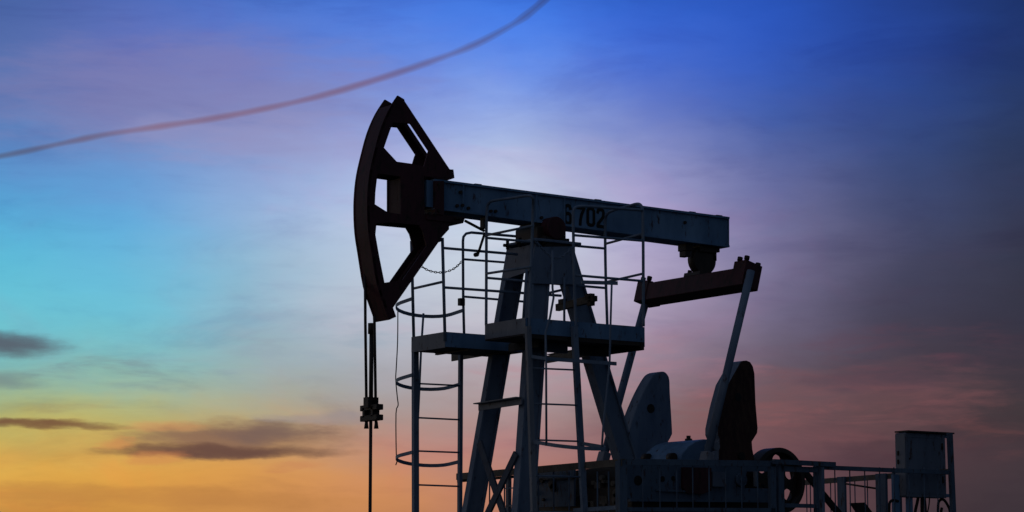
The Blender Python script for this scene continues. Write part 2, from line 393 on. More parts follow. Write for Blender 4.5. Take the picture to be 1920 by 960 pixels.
# far plate = the same real shape moved along y
near_plate = plate_with_holes(outer, holes, YN - 0.012, 0.024)
far_plate = MB(); far_plate.add([p + V((0, YF - YN, 0)) for p in near_plate.v], near_plate.f)
hh = part('horse_head', near_plate, RED, pj, 'dark red horse head, heavy curved front with triangular openings')
part('side_plate', far_plate, RED, hh)
fp = MB()
A3 = [PY(p[0], p[1], YN) for p in arcs[2:]]
nA3 = [V((p.x, 0, p.z)) for p in A3]
for i in range(len(nA3) - 1):
    a, b = nA3[i], nA3[i+1]; t = (b - a).normalized(); nn = V((t.z, 0, -t.x))
    if nn.x > 0: nn = -nn
    if i == 0: pn = nn
    an = pn; bn = nn; pn = nn
    q = [a + V((0, YN - .012, 0)), a + V((0, YF + .012, 0)), b + V((0, YF + .012, 0)), b + V((0, YN - .012, 0))]
    w_ = [q[0] - an * 0.03, q[1] - an * 0.03, q[2] - bn * 0.03, q[3] - bn * 0.03]
    fp.add(q + w_, [[0, 1, 2, 3], [7, 6, 5, 4], [0, 3, 7, 4], [1, 5, 6, 2], [0, 4, 5, 1], [3, 2, 6, 7]])
part('face_plate', fp, RED, hh)
# centre column and cross members between the plates
cb = MB()
def cross_px(pts, mb, y0=YN, y1=YF, pl=YN):
    return mb.prism([V((q.x, y0, q.z)) for q in [PY(a, b, pl) for a, b in pts]], (0, y1 - y0, 0))
cross_px([(752,333),(758,333),(758,400),(752,400)], cb)
cross_px([(789,333),(794,333),(794,400),(789,400)], cb)
part('centre_column', cb, metal('paler_inner_paint', (0.09,0.05,0.05), (0.13,0.08,0.075), 0.7, 3.0, 0.3), hh)  # column plates coloured paler than the head's side plates
cm = MB()
cross_px([(759,193),(843,320),(846,326),(838,326),(836,322),(753,196)], cm)   # spine of the head back
part('stiffener', cm, RED, hh) if False else None
cm = MB(); cross_px([(700,318),(790,325),(790,329),(700,322)], cm)
cross_px([(704,408),(838,416),(838,412),(704,403)], cm)
cross_px([(726,222),(768,228),(768,231),(726,225)], cm)
part('stiffener', cm, RED, hh)
for k_, pl_ in enumerate(([(757,189),(843,319),(836,320),(750,190)], [(842,428),(737,578),(731,572),(834,426)])):
    cm = MB(); cross_px(pl_, cm, .075 if k_ == 0 else .055, .175); part('stiffener', cm, RED, hh)
cm = MB(); cross_px([(838,318),(849,318),(851,334),(796,331),(796,328),(838,331)], cm, YN - .015, YF + .03)
cross_px([(798,401),(870,408),(866,419),(842,417),(798,412)], cm, YN - .03, YF + .03)
cross_px([(812,340),(829,340),(829,404),(812,402)], cm, YN - .045, YF + .045)
part('hinge_bracket', cm, RED, hh)
bt = MB()
for (a, b) in [(804,400),(815,401),(822,345),(822,395),(856,409),(862,410)]:
    bt.bolt(PY(a, b, YN - .045), (0, -1, 0), .018)
part('bolts', bt, RUST, hh)

# --- walking beam: box girder with flanges
def beam_z(px, top=True):
    f_ = (px - 828) / 539.0; return (341 + 69.5 * f_) if top else (391.5 + 70 * f_)
WY = 0.15
tb = [PY(800, beam_z(800), -WY), PY(1364, beam_z(1364), -WY), PY(1364, 461.5, -WY), PY(800, 387.5, -WY)]
wb = MB(); wb.prism([V((p.x, -WY, p.z)) for p in tb], (0, 2 * WY, 0))
beam = part('walking_beam', wb, BLUE, pj, 'long blue walking beam box girder with black numbers on its side')
def bpt(px, t, y):                                       # point on the beam: t=0 top edge, 1 bottom edge
    return PY(px, beam_z(px) * (1 - t) + beam_z(px, False) * t, y)
for (t0, w0) in ((-0.02, 0.035), (1.02, 0.035)):
    fl = MB(); a = bpt(812, t0, -WY); b = bpt(1365, t0, -WY)
    fl.bar(V((a.x, 0, a.z)), V((b.x, 0, b.z)), 2 * WY + 2 * w0, 0.028)
    part('flange', fl, BLUE, beam)
for px in (867, 1004.5, 1057, 1372):
    st = MB()
    if px > 1300:
        a = bpt(1367.5, 0.0, 0); b = bpt(1367.5, 1.0, 0); st.bar(V((tb[1].x + .008, 0, tb[1].z)), V((tb[2].x + .008, 0, tb[2].z)), 0.34, 0.014, (1, 0, 0))
    else:
        a = bpt(px, 0.03, -WY); b = bpt(px, 0.97, -WY); st.bar(a + V((0, -.012, 0)), b + V((0, -.012, 0)), 0.02 if px != 1057 else .014, 0.03, (0, 1, 0))
    part('stiffener', st, BLUE, beam)
bs = MB()
for px, t in [(856,.82),(866,.78),(877,.86),(919,.86),(928,.84),(862,.30),(1014,.86),(1283,.35)]:
    p = bpt(px, t, -WY); bs.bolt(p + V((0, -.002, 0)), (0, -1, 0), .022, .03)
for px in (893, 1118, 1295, 1345):
    p = bpt(px, -0.03, -.1); bs.box(p.x - .05, p.x + .05, -.15, -.05, p.z - .01, p.z + .016)
part('bolts', bs, RUST, beam)
# numbers 6 702 in black paint, standing as thin raised strokes on the web
def strokes(px0, px1, py_top, py_bot, paths, wd):
    mb = MB(); y = -WY - 0.0025
    def tr(u_, v_):
        px = px0 + (px1 - px0) * u_; sh = (px - px0) * 0.13
        return PY(px, py_top + (py_bot - py_top) * v_ + sh, y)
    k = 0
    for path in paths:
        for i in range(len(path) - 1):
            a = tr(*path[i]); b = tr(*path[i+1]); t = (b - a).normalized(); nn = V((-t.z, 0, t.x)) * wd / 2
            a2 = a - t * wd * .25; b2 = b + t * wd * .25
            mb.prism([a2 + nn, b2 + nn, b2 - nn, a2 - nn], (0, -0.0015 - 0.0004 * (k % 6), 0)); k += 1
    return mb
DIG = []
nm = None
DIG.append(strokes(1059.5, 1070, 384.5, 418, [[(1,.2),(.85,.03),(.5,0),(.15,.04),(0,.15),(0,.85),(.15,.97),(.5,1),(.85,.97),(1,.85),(1,.58),(.8,.46),(.5,.44),(.05,.52)]], .043))
DIG.append(strokes(1082.5, 1095.5, 389, 421, [[(-.1,0),(1,0)],[(1,0),(.6,.4),(.45,.7),(.4,1)]], .045))
DIG.append(strokes(1102, 1113.5, 390, 421.5, [[(.5,0),(.15,.04),(0,.15),(0,.85),(.15,.97),(.5,1),(.85,.97),(1,.85),(1,.15),(.85,.04),(.5,0)]], .043))
DIG.append(strokes(1120.5, 1131.5, 392, 424, [[(0,.22),(.1,.06),(.5,0),(.9,.06),(1,.2),(.95,.42),(.5,.65),(.1,.85),(0,1),(1.1,1)]], .043))
for d_, ch_ in zip(DIG, '6702'):
    part('painted_digit', d_, BLACK, beam, 'black painted digit ' + ch_)

# --- saddle bearing at the top of the post
sb = MB()
p = PY(1041, 428, -0.3); sb.cyl(V((p.x, -.34, p.z)), (0, .68, 0), .15, 28)
part('saddle_bearing', sb, RED, pj, 'round dark red centre bearing under the beam', bevel=.008)
sc = MB(); q = V((p.x, 0, p.z))
sc.box(q.x - .24, q.x + .22, -.24, .26, q.z - .20, q.z + .02); sc.box(q.x - .20, q.x + .20, -.32, .32, q.z - .26, q.z - .12)
sc.box(q.x - .22, q.x + .26, -.17, .17, q.z + .02, q.z + .10)
part('bearing_housing', sc, RUST, pj, bevel=.01)
sbt = MB()
for dx, dy in ((-.36, .26), (-.36, -.02), (.20, -.30), (.20, .1), (-.2, -.33)):
    sbt.cyl((q.x + dx, dy, q.z - .24), (0, 0, .12), .022, 6); sbt.cyl((q.x + dx - .06, dy, q.z - .19), (.12, 0, 0), .022, 8)
part('bolts', sbt, RUST, pj)
# --- samson post: cap, two front legs, one rear leg
cap_z = PX(1003, 452, -.35).z
cp = MB(); cp.box(-.52, .22, -.36, .36, cap_z - .035, cap_z)
part('cap_plate', cp, LEGM, pj, bevel=.006)
def legpts(pxs, pys, y_top, y_bot):                      # straight line through two traced pixels with real y at each
    return PY(pxs[0], pys[0], y_top), PY(pxs[1], pys[1], y_bot)
def extend(a, b, z):                                     # extend the line a-b down to height z
    t = (z - a.z) / (b.z - a.z); return a + (b - a) * t
def ibeam_leg(a, b, wx, wy, flange=.03, fy=None):
    """leg along a-b: front face flange (normal -x), web face to the camera (normal -y)"""
    mb = MB(); fx = V((wx / 2, 0, 0)); gy = V((0, wy / 2, 0))
    for (x0, x1, y0, y1) in ((-wx/2, -wx/2 + flange, -wy/2, wy/2), (wx/2 - flange, wx/2, -wy/2, wy/2), (-wx/2 + flange, wx/2 - flange, -wy/2 + .03, wy/2 - .03)):
        mb.prism([a + V((x0, y0, 0)), a + V((x1, y0, 0)), a + V((x1, y1, 0)), a + V((x0, y1, 0))], b - a)
    return mb
# front legs
for (pa, pb, ya, yb, lab) in (((968, 480), (886, 960), .30, .62, 'front leg on the far side'), ((1013, 480), (981, 960), -.20, -.62, 'front leg on the near side')):
    a = PY(pa[0], pa[1], ya); b = PY(pb[0], pb[1], yb)
    a2 = extend(a, b, cap_z - .036); b2 = extend(a, b, 0.9)
    lg = ibeam_leg(a2, b2, .27, .105 if ya > 0 else .13); part('leg', lg, LEGM, pj, lab)
a = PY(1061, 480, -.10); b = PY(1175, 860, -.10)
a = V((a.x, 0, a.z)); b = V((b.x, 0, b.z)); a2 = extend(a, b, cap_z - .036); b2 = extend(a, b, 1.1)
a = PY(1062.5, 500, 0); b = PY(1172, 861, 0); a2 = extend(a, b, cap_z - .04); b2 = extend(a, b, .9)
lg = ibeam_leg(a2, b2, .29, .17); part('leg', lg, LEGM, pj, 'rear leg')
# gusset plates of the cap
gp = MB()
f0 = [PX(952, 467, -.50), PX(994, 459, -.50), PX(992, 508, -.56), PX(944, 525, -.56)]
gp.prism(f0, (.025, 0, 0)); part('gusset_plate', gp, GREY, pj)
gp = MB(); gp.prism([PY(1003,463,-.33), PY(1077,462,-.33), PY(1078,478,-.33), PY(1092,533,-.33), PY(1045,533,-.33), PY(992,531,-.33)], (0, .03, 0)); part('gusset_plate', gp, LEGM, pj)
# horizontal channel and X brace between the front legs
ch = MB()
a = PX(898, 764, -.86); b = PX(978, 752, -.86); ch.bar(a, b, .02, .085); ch.bar(a + V((-.035, 0, .045)), b + V((-.035, 0, .045)), .11, .014)
part('cross_channel', ch, GREY, pj)
for (p0, p1) in (((899, 830), (954, 990)), ((968, 850), (905, 983))):
    xb = MB(); a = PX(*p0, -.93); b = PX(*p1, -1.0 if p0[0] < 900 else -1.03); a2, b2 = a, extend(a, b, 1.6)
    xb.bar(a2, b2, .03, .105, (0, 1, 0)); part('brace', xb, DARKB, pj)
# clamp on rear leg
ck = MB(); a = PX(1045, 577, .12); b = PX(1112, 560, .12)
ck.bar(a, b, .06, .09); part('leg_clamp', ck, BROWN, pj)
cb2 = MB()
for pp, dd in (((1053, 566), .05), ((1104, 556), .06), ((1106, 568), .04), ((1110, 560), .05)):
    q0 = PX(pp[0], pp[1], .10); cb2.box(q0.x - .02, q0.x + .05, q0.y - dd, q0.y + dd, q0.z - .035, q0.z + .035)
part('bolts', cb2, RUST, pj)
# locking arm hanging under the beam
la = MB(); la.tube([PY(872, 414, -.1), PY(908, 433, -.1)], .018); la.tube([PY(909, 437, -.12), PY(896, 477, -.12)], .018); la.cyl(PY(895, 477, -.14), (0, .05, 0), .028, 14)
q0 = PY(907, 420, -.1); la.box(q0.x - .03, q0.x + .03, -.14, -.06, q0.z - .06, q0.z + .08)
part('locking_arm', la, RUST, pj)

# --- rear bearing, equaliser, pitman arms
rb = MB(); c = PY(1322, 487, -.07); c = V((c.x, 0, c.z))
rb.cyl((c.x, -.07, c.z), (0, .14, 0), .20, 28); 
part('tail_bearing', rb, RUST, pj, bevel=.01)
rk = MB(); q1 = PY(1292, 466, -.07); q2 = PY(1342, 470, -.07)
ztop = q1.z + .05
rk.box(q1.x - .07, q1.x + .05, -.09, .09, q1.z - .03, q1.z + .07); rk.box(q1.x - .06, q1.x + .03, -.07, .07, q1.z - .11, q1.z - .03)
rk.box(q2.x - .06, q2.x + .06, -.09, .09, q2.z - .02, q2.z + .09); rk.box(q2.x - .05, q2.x + .02, -.07, .07, q2.z - .14, q2.z - .02)
rk.box(c.x - .11, c.x + .17, -.1, .1, c.z + .1, c.z + .24)
part('bearing_bracket', rk, RUST, pj, bevel=.006)
ec = V((PY(1304, 539, 0).x, 0, PY(1304, 539, 0).z))
tilt = math.radians(15)
eu = V((math.sin(tilt), 0, math.cos(tilt))); ef = V((math.cos(tilt), 0, -math.sin(tilt)))
EW, EH, EL = .26, .25, 1.03
def eqbox(mb, w0, w1, h0, h1, y0, y1):
    return mb.prism([ec + ef * w0 + eu * h0 + V((0, y0, 0)), ec + ef * w1 + eu * h0 + V((0, y0, 0)), ec + ef * w1 + eu * h1 + V((0, y0, 0)), ec + ef * w0 + eu * h1 + V((0, y0, 0))], (0, y1 - y0, 0))
eq = MB(); eqbox(eq, -EW/2, EW/2, -EH/2, EH/2, -EL, EL)
equ = part('equaliser_beam', eq, RED, pj, 'dark red crosswise equaliser beam', bevel=.006)
for sy in (-1, 1):
    eb = MB(); eqbox(eb, -.14, .15, -.129, .165 if sy > 0 else .22, *sorted((sy * (EL - .12), sy * (EL + .13))))
    part('end_block', eb, RED, equ, bevel=.006)
    bb = MB()
    for i, (w_, dy) in enumerate(((-.13, -.02), (-.13, .12), (.05, -.05), (.13, .05))):
        o_ = ec + ef * w_ + eu * (.22 if sy < 0 else .165) + V((0, sy * EL - dy, 0))
        bb.cyl(o_, eu * (.05 if i != 2 else .06), .036 if i != 2 else .014, 8)
    part('bolts', bb, RUST, equ)
eb = MB(); eqbox(eb, -.13, .15, EH/2, EH/2 + .05, -.2, .14); o_ = ec + ef * -.08 + eu * (EH/2 + .05) + V((0, .09, 0)); eb.cyl(o_, eu * .05, .03, 8)
part('centre_block', eb, RUST, equ)
YP = 1.10
for sy, top, bot in ((-1, (1408, 508), (1324, 862)), (1, (1209, 572), (1131, 861))):
    y = 1.04 if sy > 0 else -1.235
    a = PY(top[0], top[1], y); b = PY(bot[0], bot[1], y)
    pm = MB(); pm.tube([a, b], .053, 16)
    pa = part('pitman_arm', pm, LEGM, pj, 'near pitman arm' if sy < 0 else 'far pitman arm')
    t = (b - a).normalized(); fk = MB(); fk.bar(b - t * .10, b + t * .06, .12, .15, (0, 1, 0)); part('fork', fk, GREY, pa, bevel=.01)
# --- cranks with counterweights
def crank(face, y, thick, mat, lab, rimmat):
    face = (splinepx(face[:-1], 3) + [face[-1]]) if y > 0 else face
    pts = [PY(a, b, y) for a, b in face]
    mb = MB(); mb.prism(pts, (0, thick, 0))
    return part('counterweight', mb, mat, pj, lab, bevel=.012)
face_n = [(1348,870),(1348,845),(1350,824),(1346,814),(1346,802),(1354.5,761),(1365.5,720),(1382,691),(1389,678.5),(1393,676.5),(1399,676),(1406,679),(1411,687),(1414,700),(1416,755),(1420,803),(1419,812),(1409,828),(1410,842),(1416,872)]
face_f = [(1178,870),(1176,835),(1181,806),(1188,780),(1197,757),(1210,729),(1223,707),(1230,700),(1238,697),(1246,697),(1252,702),(1256,712),(1257,738),(1261,805),(1260,816),(1253,829),(1252,872)]
cwn = crank(face_n, -.95, .27, LEGM, 'near counterweight, blue edge and almost black face', None)
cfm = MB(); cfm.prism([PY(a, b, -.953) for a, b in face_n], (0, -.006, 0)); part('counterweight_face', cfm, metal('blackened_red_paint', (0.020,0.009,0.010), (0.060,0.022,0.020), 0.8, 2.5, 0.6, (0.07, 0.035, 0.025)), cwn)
cwf = crank(face_f, .78, .22, LEGM, 'far counterweight, blue with a round hole', None)
def xz_of(cw_px, y): return PY(cw_px[0], cw_px[1], y)
hl = MB(); p = PY(1220, 766, .78); hl.cyl((p.x, .77, p.z), (0, .03, 0), .062, 20); part('hole_disc', hl, BLACK, cwf)  # solid black disc stands in for the dark inside of the hole
hl = MB(); p = PY(1383, 745, -.95); hl.cyl((p.x, -.965, p.z), (0, .03, 0), .055, 20); p = PY(1388, 855, -.95); hl.cyl((p.x, -.99, p.z), (0, .05, 0), .05, 12); part('hole_disc', hl, BLACK, cwn)
# light strip edge of near counterweight
cs = MB(); p = PY(1344, 837, -1.18); cs.cyl((p.x, -1.18, p.z), (0, .18, 0), .055, 20); part('crank_pin', cs, GREY, pj)
# --- gearbox
YG = .42
gb = MB(); prof = [(1268,885),(1272,868),(1280,850),(1290,838),(1304,828),(1320,823.5),(1345,825),(1372,838),(1392,862),(1398,900)]
pp = [PY(a, b, -YG) for a, b in prof]; zb = 1.9
gb.prism([V((p.x, -YG, p.z)) for p in pp] + [V((pp[-1].x, -YG, zb)), V((pp[0].x, -YG, zb))], (0, 2 * YG, 0))
gbx = part('gearbox', gb, BLUE, pj, 'rounded gearbox housing between the cranks', bevel=.01)
pl = MB(); p = PY(1310, 827, -.1); p2 = PY(1291, 824, .0); pl.cyl((p2.x, 0, p2.z - .02), (0, 0, .07), .03, 10); pl.cyl((p2.x, 0, p2.z - .02), (0, 0, .03), .05, 12)
part('breather_cap', pl, RUST, gbx)
for px, py, y in ((1264, 858, -.30), (1217, 859, .30)):
    lb = MB(); p = PY(px, py, y); lb.cyl((p.x - .05, y - .06, p.z), (0, .10, 0), .06, 14); lb.bar(p + V((-.12, -.04, -.03)), p + V((.05, -.04, -.01)), .03, .03); part('flange_bolt', lb, RUST, gbx)
# shaft joining the cranks
sh = MB(); p = PY(1375, 880, -.95); sh.cyl((p.x, -1.0, p.z), (0, 2.0, 0), .11, 20); part('crankshaft', sh, RUST, pj)
# --- pulley and belt
YW = -.55
pc = PY(1452, 902, YW); RR = .445
wl = MB(); nseg = 56
def annulus(mb, c, r0, r1, y0, y1, n=56):
    vs = []
    for (r, y) in ((r1, y0), (r1, y1), (r0, y1), (r0, y0)):
        for j in range(n): a_ = 2 * math.pi * j / n; vs.append(V((c.x + r * math.cos(a_), y, c.z + r * math.sin(a_))))
    fs = []
    for k in range(4):
        for j in range(n): fs.append([k * n + j, k * n + (j + 1) % n, ((k + 1) % 4) * n + (j + 1) % n, ((k + 1) % 4) * n + j])
    mb.add(vs, fs)
annulus(wl, pc, .385, RR, YW - .12, YW + .10)
wheel = part('pulley', wl, RUST, pj, 'big dark belt pulley with round openings')
bm = bmesh.new(); es = []
loops = [[(.39 * math.cos(2*math.pi*j/48), .39 * math.sin(2*math.pi*j/48)) for j in range(48)]]
for k in range(6):
    a_ = math.radians(82 + 60 * k); cx_, cz_ = .285 * math.cos(a_), .285 * math.sin(a_)
    loops.append([(cx_ + .078 * math.cos(2*math.pi*j/20), cz_ + .078 * math.sin(2*math.pi*j/20)) for j in range(20)])
for lp in loops:
    vs = [bm.verts.new((pc.x + a_, YW - .012, pc.z + b_)) for a_, b_ in lp]
    for i in range(len(vs)): es.append(bm.edges.new((vs[i], vs[(i+1) % len(vs)])))
bmesh.ops.triangle_fill(bm, use_beauty=True, edges=es, normal=(0, 1, 0))
bm.verts.index_update(); base = [v_.co.copy() for v_ in bm.verts]; faces = [[v_.index for v_ in f.verts] for f in bm.faces]
bed = [(e.verts[0].index, e.verts[1].index) for e in bm.edges if len(e.link_faces) == 1]; bm.free(); n_ = len(base)
wb_ = MB(); wb_.add(base + [p + V((0, .024, 0)) for p in base], faces + [[i + n_ for i in f][::-1] for f in faces] + [[a_, b_, b_ + n_, a_ + n_] for a_, b_ in bed])
part('pulley_web', wb_, RUST, wheel)
hb = MB(); hb.cyl((pc.x, YW - .10, pc.z), (0, .5, 0), .09, 20); part('hub', hb, RUST, wheel)
bl = MB(); a = PY(1506, 882, YW); b = PY(1572, 962, YW); b2 = extend(a, b, 1.9)
bl.bar(a, b2, .16, .085, (0, 1, 0)) if False else bl.bar(a, b2, .075, .06, (0, 1, 0))
part('drive_belt', bl, RUBB, pj, 'drive belt slanting down to the motor')
a0 = b2
mo = MB(); mo.cyl((a0.x + .1, YW - .3, 1.75), (0, .9, 0), .24, 24); part('motor', mo, RUST, pj)
# --- base frame and bearing side wall (partly seen behind the fence)
YS_ = -1.45
bf = MB()
def sheet(mb, pts, y, th=.03): mb.prism([PY(a, b, y) for a, b in pts], (0, th, 0))
sheet(bf, [(1174,871),(1445,873),(1445,884),(1400,884),(1396,915),(1440,916),(1440,938),(1182,938),(1174,930)], YS_)
bfr = part('side_frame', bf, DEEPB, pj, 'blue side wall of the machine base with round holes')
so_ = MB()
for px, py, rr in ((1196,901,.062),(1242,898,.036),(1262,897,.030),(1283,898,.03)):
    p = PY(px, py, YS_); so_.cyl((p.x, YS_ - .006, p.z), (0, .01, 0), rr, 20)
part('round_hole', so_, BLACK, bfr)
dr_ = MB(); sheet(dr_, [(1281,876),(1334,877),(1334,920),(1318,926),(1290,925),(1281,915)], YS_ - .05, .04); part('brake_drum_cover', dr_, RED, bfr)
dr_ = MB(); sheet(dr_, [(1337,884),(1361,885),(1361,913),(1337,912)], YS_ - .06, .05); part('junction_box', dr_, CAB, bfr)
dr_ = MB(); p = PY(1387, 900, YS_); dr_.cyl((p.x, YS_ - .05, p.z), (0, .05, 0), .085, 24); dr_.cyl((p.x, YS_ - .07, p.z), (0, .02, 0), .04, 16); part('bearing_cover', dr_, DEEPB, bfr)
dr_ = MB(); sheet(dr_, [(1233,917),(1286,919),(1286,923),(1233,921)], YS_ - .04, .035); sheet(dr_, [(1182,936),(1440,938),(1440,942),(1182,940)], YS_ - .06, .05); part('ledge', dr_, DEEPB, bfr)
dr_ = MB(); sheet(dr_, [(1415,884),(1421,884),(1422,912),(1416,912)], YS_ + .3, .03); part('stay', dr_, GREY, bfr)
dk = MB()
for (x0, x1) in (((PY(1185,940,-1.3)).x, (PY(1440,940,-1.3)).x),):
    dk.box(x0, x1 + .1, -1.3, 1.3, 1.9, PY(1300, 915, -1.3).z)
part('machine_base', dk, RUST, pj)
dk = MB(); p0 = PX(1004, 880, .15); p1 = PX(1076, 873, .15); p2 = PX(1076, 949, .15); p3 = PX(1004, 951, .15)
dk.prism([p0, p1, p2, p3], (.03, 0, 0))
fpn = part('front_panel', dk, DEEPB, pj, 'blue steel panel across the front of the base')
dk = MB()
for (a_, b_, c_, d_) in ((1005,899,1076,897),):
    dk.bar(PX(a_, b_, .13), PX(c_, d_, .13), .03, .02)
for px, py, rr in ((1006,904,.03),(1006,925,.03),(1036,908,.06),(1038,915,.05),(1020,937,.02),(1018,901,.03)):
    p = PX(px, py, .14); dk.cyl((.115, p.y, p.z), (.03, 0, 0), rr, 14)
part('fitting', dk, RUST, fpn)
dk = MB(); dk.prism([PX(1078,882,.35), PX(1166,872,.35), PX(1166,958,.35), PX(1078,965,.35)], (.05, 0, 0)); cl = part('gear_guard', dk, RUST, pj)
dk = MB(); random.seed(5)
for i in range(16):
    p = PX(random.uniform(1088,1160), random.uniform(895,950), .30); w_ = random.uniform(.03,.09)
    if i % 2: dk.cyl((.27, p.y, p.z), (.07, 0, 0), w_ * .8, 12)
    else: dk.box(.28, .345, p.y - w_, p.y + w_, p.z - w_ * .8, p.z + w_ * .5)
part('valve', dk, BROWN, cl)
# skid under everything
sk = MB()
for y in (-1.0, 1.0): sk.box(-1.5, 5.9, y - .12, y + .12, .9, 1.2)
for x in (-1.0, 0.2, 1.6, 3.0, 4.4, 5.6): sk.box(x - .1, x + .1, -.88, .88, .9, 1.15)
sk.box(1.0, 3.6, -1.25, 1.25, 1.2, 1.9)
part('skid_frame', sk, BLUE, pj)

# ------------------------------------------------------------------ bridle, carrier and polished rod
hb0 = PY(695.4, 770, 0)
br = thing('cable_bridle', (hb0.x, 0, hb0.z), 'pair of dark steel cables with double carrier bar hanging from the horse head', 'cable bridle')
for (top, bot, y) in (((684.5, 500), (687.5, 795), .09), ((701.5, 592), (705, 795), -.09)):
    mb = MB(); mb.tube([PY(top[0], top[1], y), PY(top[0] + .5, 600, y), PY(bot[0], bot[1], y)], .018, 8); c_ = part('cable', mb, CABLE, br)
    mb = MB(); p = PY(bot[0] - (.5 if y > 0 else -.5), 793, y); mb.tube([p + V((0, 0, .02)), p + V((0, 0, -.07))], [.018, .03], 8); part('cable_end', mb, CABLE, c_)
for py in (764.5, 784):
    mb = MB(); a = PX(681, py, hb0.x); b = PX(712.5, py, hb0.x); a.z = b.z = (a.z + b.z) / 2; mb.bar(a, b, .10, .07)
    part('carrier_bar', mb, RUST, br, bevel=.006)
mb = MB(); z0 = PX(697, 782, hb0.x).z; z1 = PX(697, 745, hb0.x).z
mb.box(hb0.x - .075, hb0.x + .075, -.055, .055, z1 - .13, z1); mb.box(hb0.x - .05, hb0.x + .05, -.12, -.075, z0, z1 - .12); mb.box(hb0.x - .05, hb0.x + .05, .075, .12, z0, z1 - .12)
part('clamp_block', mb, RUST, br)
pr = thing('polished_rod', (hb0.x, 0, 0), 'thin vertical polished rod passing through the carrier bars below the horse head', 'rod')
mb = MB(); zt = PY(696, 606, 0).z; zt2 = PY(696, 626, 0).z
mb.tube([V((hb0.x, 0, -.02)), V((hb0.x, 0, z1))], .021, 12); part('rod', mb, CABLE, pr)
mb = MB(); mb.tube([V((hb0.x, 0, z1 - .02)), V((hb0.x, 0, zt2))], .027, 12); part('sleeve', mb, CABLE, pr)
mb = MB(); mb.cyl((hb0.x, 0, zt2), (0, 0, zt - zt2), .045, 14); part('rod_cap', mb, RUST, pr)

# ------------------------------------------------------------------ far lower platform with railing
def tubepx(name, pts, r, parent, mat=None, it=0, label=None):
    pts = smooth_path(pts, it) if it else pts
    mb = MB(); mb.tube(pts, r, 8); return part(name, mb, mat or RAIL, parent, label)
YL0, YL1 = -.06, .72           # near and far edges
cn = PY(835, 622, YL0); XL0 = cn.x; ZL = PY(835, 650, YL0).z; ZLT = cn.z
XL1 = -.45
pf = thing('service_platform', (XL0 + .6, .3, ZL), 'small lower work platform with chain and railing beside the front ladder', 'platform')
mb = MB(); mb.box(XL0, XL1, YL0 + .006, YL1, ZL, ZL + .03); part('deck', mb, RUST, pf)
mb = MB(); mb.box(XL0, XL1, YL0, YL0 + .006, ZL, ZLT); part('toe_board', mb, BLUE, pf)
mb = MB(); mb.box(XL0 - .006, XL0, YL0, YL1, ZL - .01, ZLT); part('toe_board', mb, GREY, pf)
mb = MB(); mb.box(XL0, -1.0, YL1, YL1 + .006, ZL - .01, ZLT) if False else None
jb = MB()
jb.box(XL0 + .35, XL0 + .39, YL0 + .01, YL1 - .01, ZL - .025, ZL - .002)
part('joist', jb, RUST, pf)
# cross channel carrying both platforms, bolted to the front legs
mb = MB(); a = PX(847, 670.5, -.72); b = PX(1010, 643, -.72)
mb.bar(a, b, .015, .10); mb.bar(a + V((.05, 0, .052)), b + V((.05, 0, .052)), .10, .012); part('support_channel', mb, BROWN, pf)
# posts and rails
XP = XL0 + .02
def vpost(px, y, py_top, z_bot, r, parent, name='post', mat=None):
    p = PY(px, py_top, y); return tubepx(name, [V((p.x, y, z_bot)), p], r, parent, mat)
p_nl = PY(832, 448, YL0); p_fl = PY(773.5, 440, YL1)
tubepx('post', [PY(834.5, 640, YL0 - .02), PY(829.5, 446, YL0 - .02)], .020, pf)
tubepx('post', [PY(776, 645, YL1), PY(771.5, 452, YL1)], .020, pf)
for (pa, pb) in (((831, 465), (970, 477)), ((833, 539), (1052, 554.5))):
    tubepx('rail', [PY(*pa, YL0), PY(*pb, YL0)], .018, pf)
for (pa, pb) in (((772, 470), (830, 449)), ((775, 541), (832, 528))):
    a = PX(*pa, XL0 + .02); b = PX(*pb, XL0 + .02)
    tubepx('rail', [a, b], .018, pf)
# far side rail to the right of the ladder opening, with rounded top
tubepx('rail', [PY(870.5, 640, YL1), PY(868.5, 560, YL1), PY(868, 452, YL1), PY(869, 444, YL1), PY(874, 438, YL1), PY(884, 436, YL1), PY(990, 445, YL1)], .018, pf, it=0)
for (pa, pb) in (((868, 486), (1000, 496)), ((868, 556), (1000, 567))):
    tubepx('rail', [PY(*pa, YL1), PY(*pb, YL1)], .016, pf)
tubepx('rail', [PY(1028, 549.5, .4), PY(1052, 544, .2)], .018, pf)
tubepx('post', [PY(999, 440, YL1), PY(999, 640, YL1)], .018, pf)
mb = MB(); p = PY(866, 566, YL1); mb.box(p.x - .045, p.x + .03, YL1 - .03, YL1 + .03, p.z - .05, p.z + .045); part('hinge_block', mb, RUST, pf)
# chain: real links
chm = MB()
def chain(mb, pts3, link=.03, r=.005):
    L = [0]
    for a, b in zip(pts3, pts3[1:]): L.append(L[-1] + (b - a).length)
    n = int(L[-1] / (link * 1.35)); pos = []
    for i in range(n + 1):
        s_ = L[-1] * i / n; k = max(j for j in range(len(L)) if L[j] <= s_ + 1e-9); k = min(k, len(pts3) - 2)
        f_ = (s_ - L[k]) / max(L[k+1] - L[k], 1e-9); pos.append(pts3[k].lerp(pts3[k+1], f_))
    for i in range(n):
        a, b = pos[i], pos[i+1]; t = (b - a).normalized(); c_ = (a + b) / 2
        up = V((0, 0, 1)) if i % 2 else t.cross(V((0, 0, 1))).normalized()
        w_ = (up - t * up.dot(t)).normalized(); hl_ = link * .85
        ringp = [c_ + t * math.cos(q_) * hl_ + w_ * math.sin(q_) * link * .42 for q_ in [2 * math.pi * j / 8 for j in range(9)]]
        mb.tube(ringp, r, 5)
cpts = [PY(a, b, YL1) for a, b in splinepx([(771, 481), (790, 499), (806, 508), (825, 511), (842, 508), (855, 501), (866, 490)], 4)]
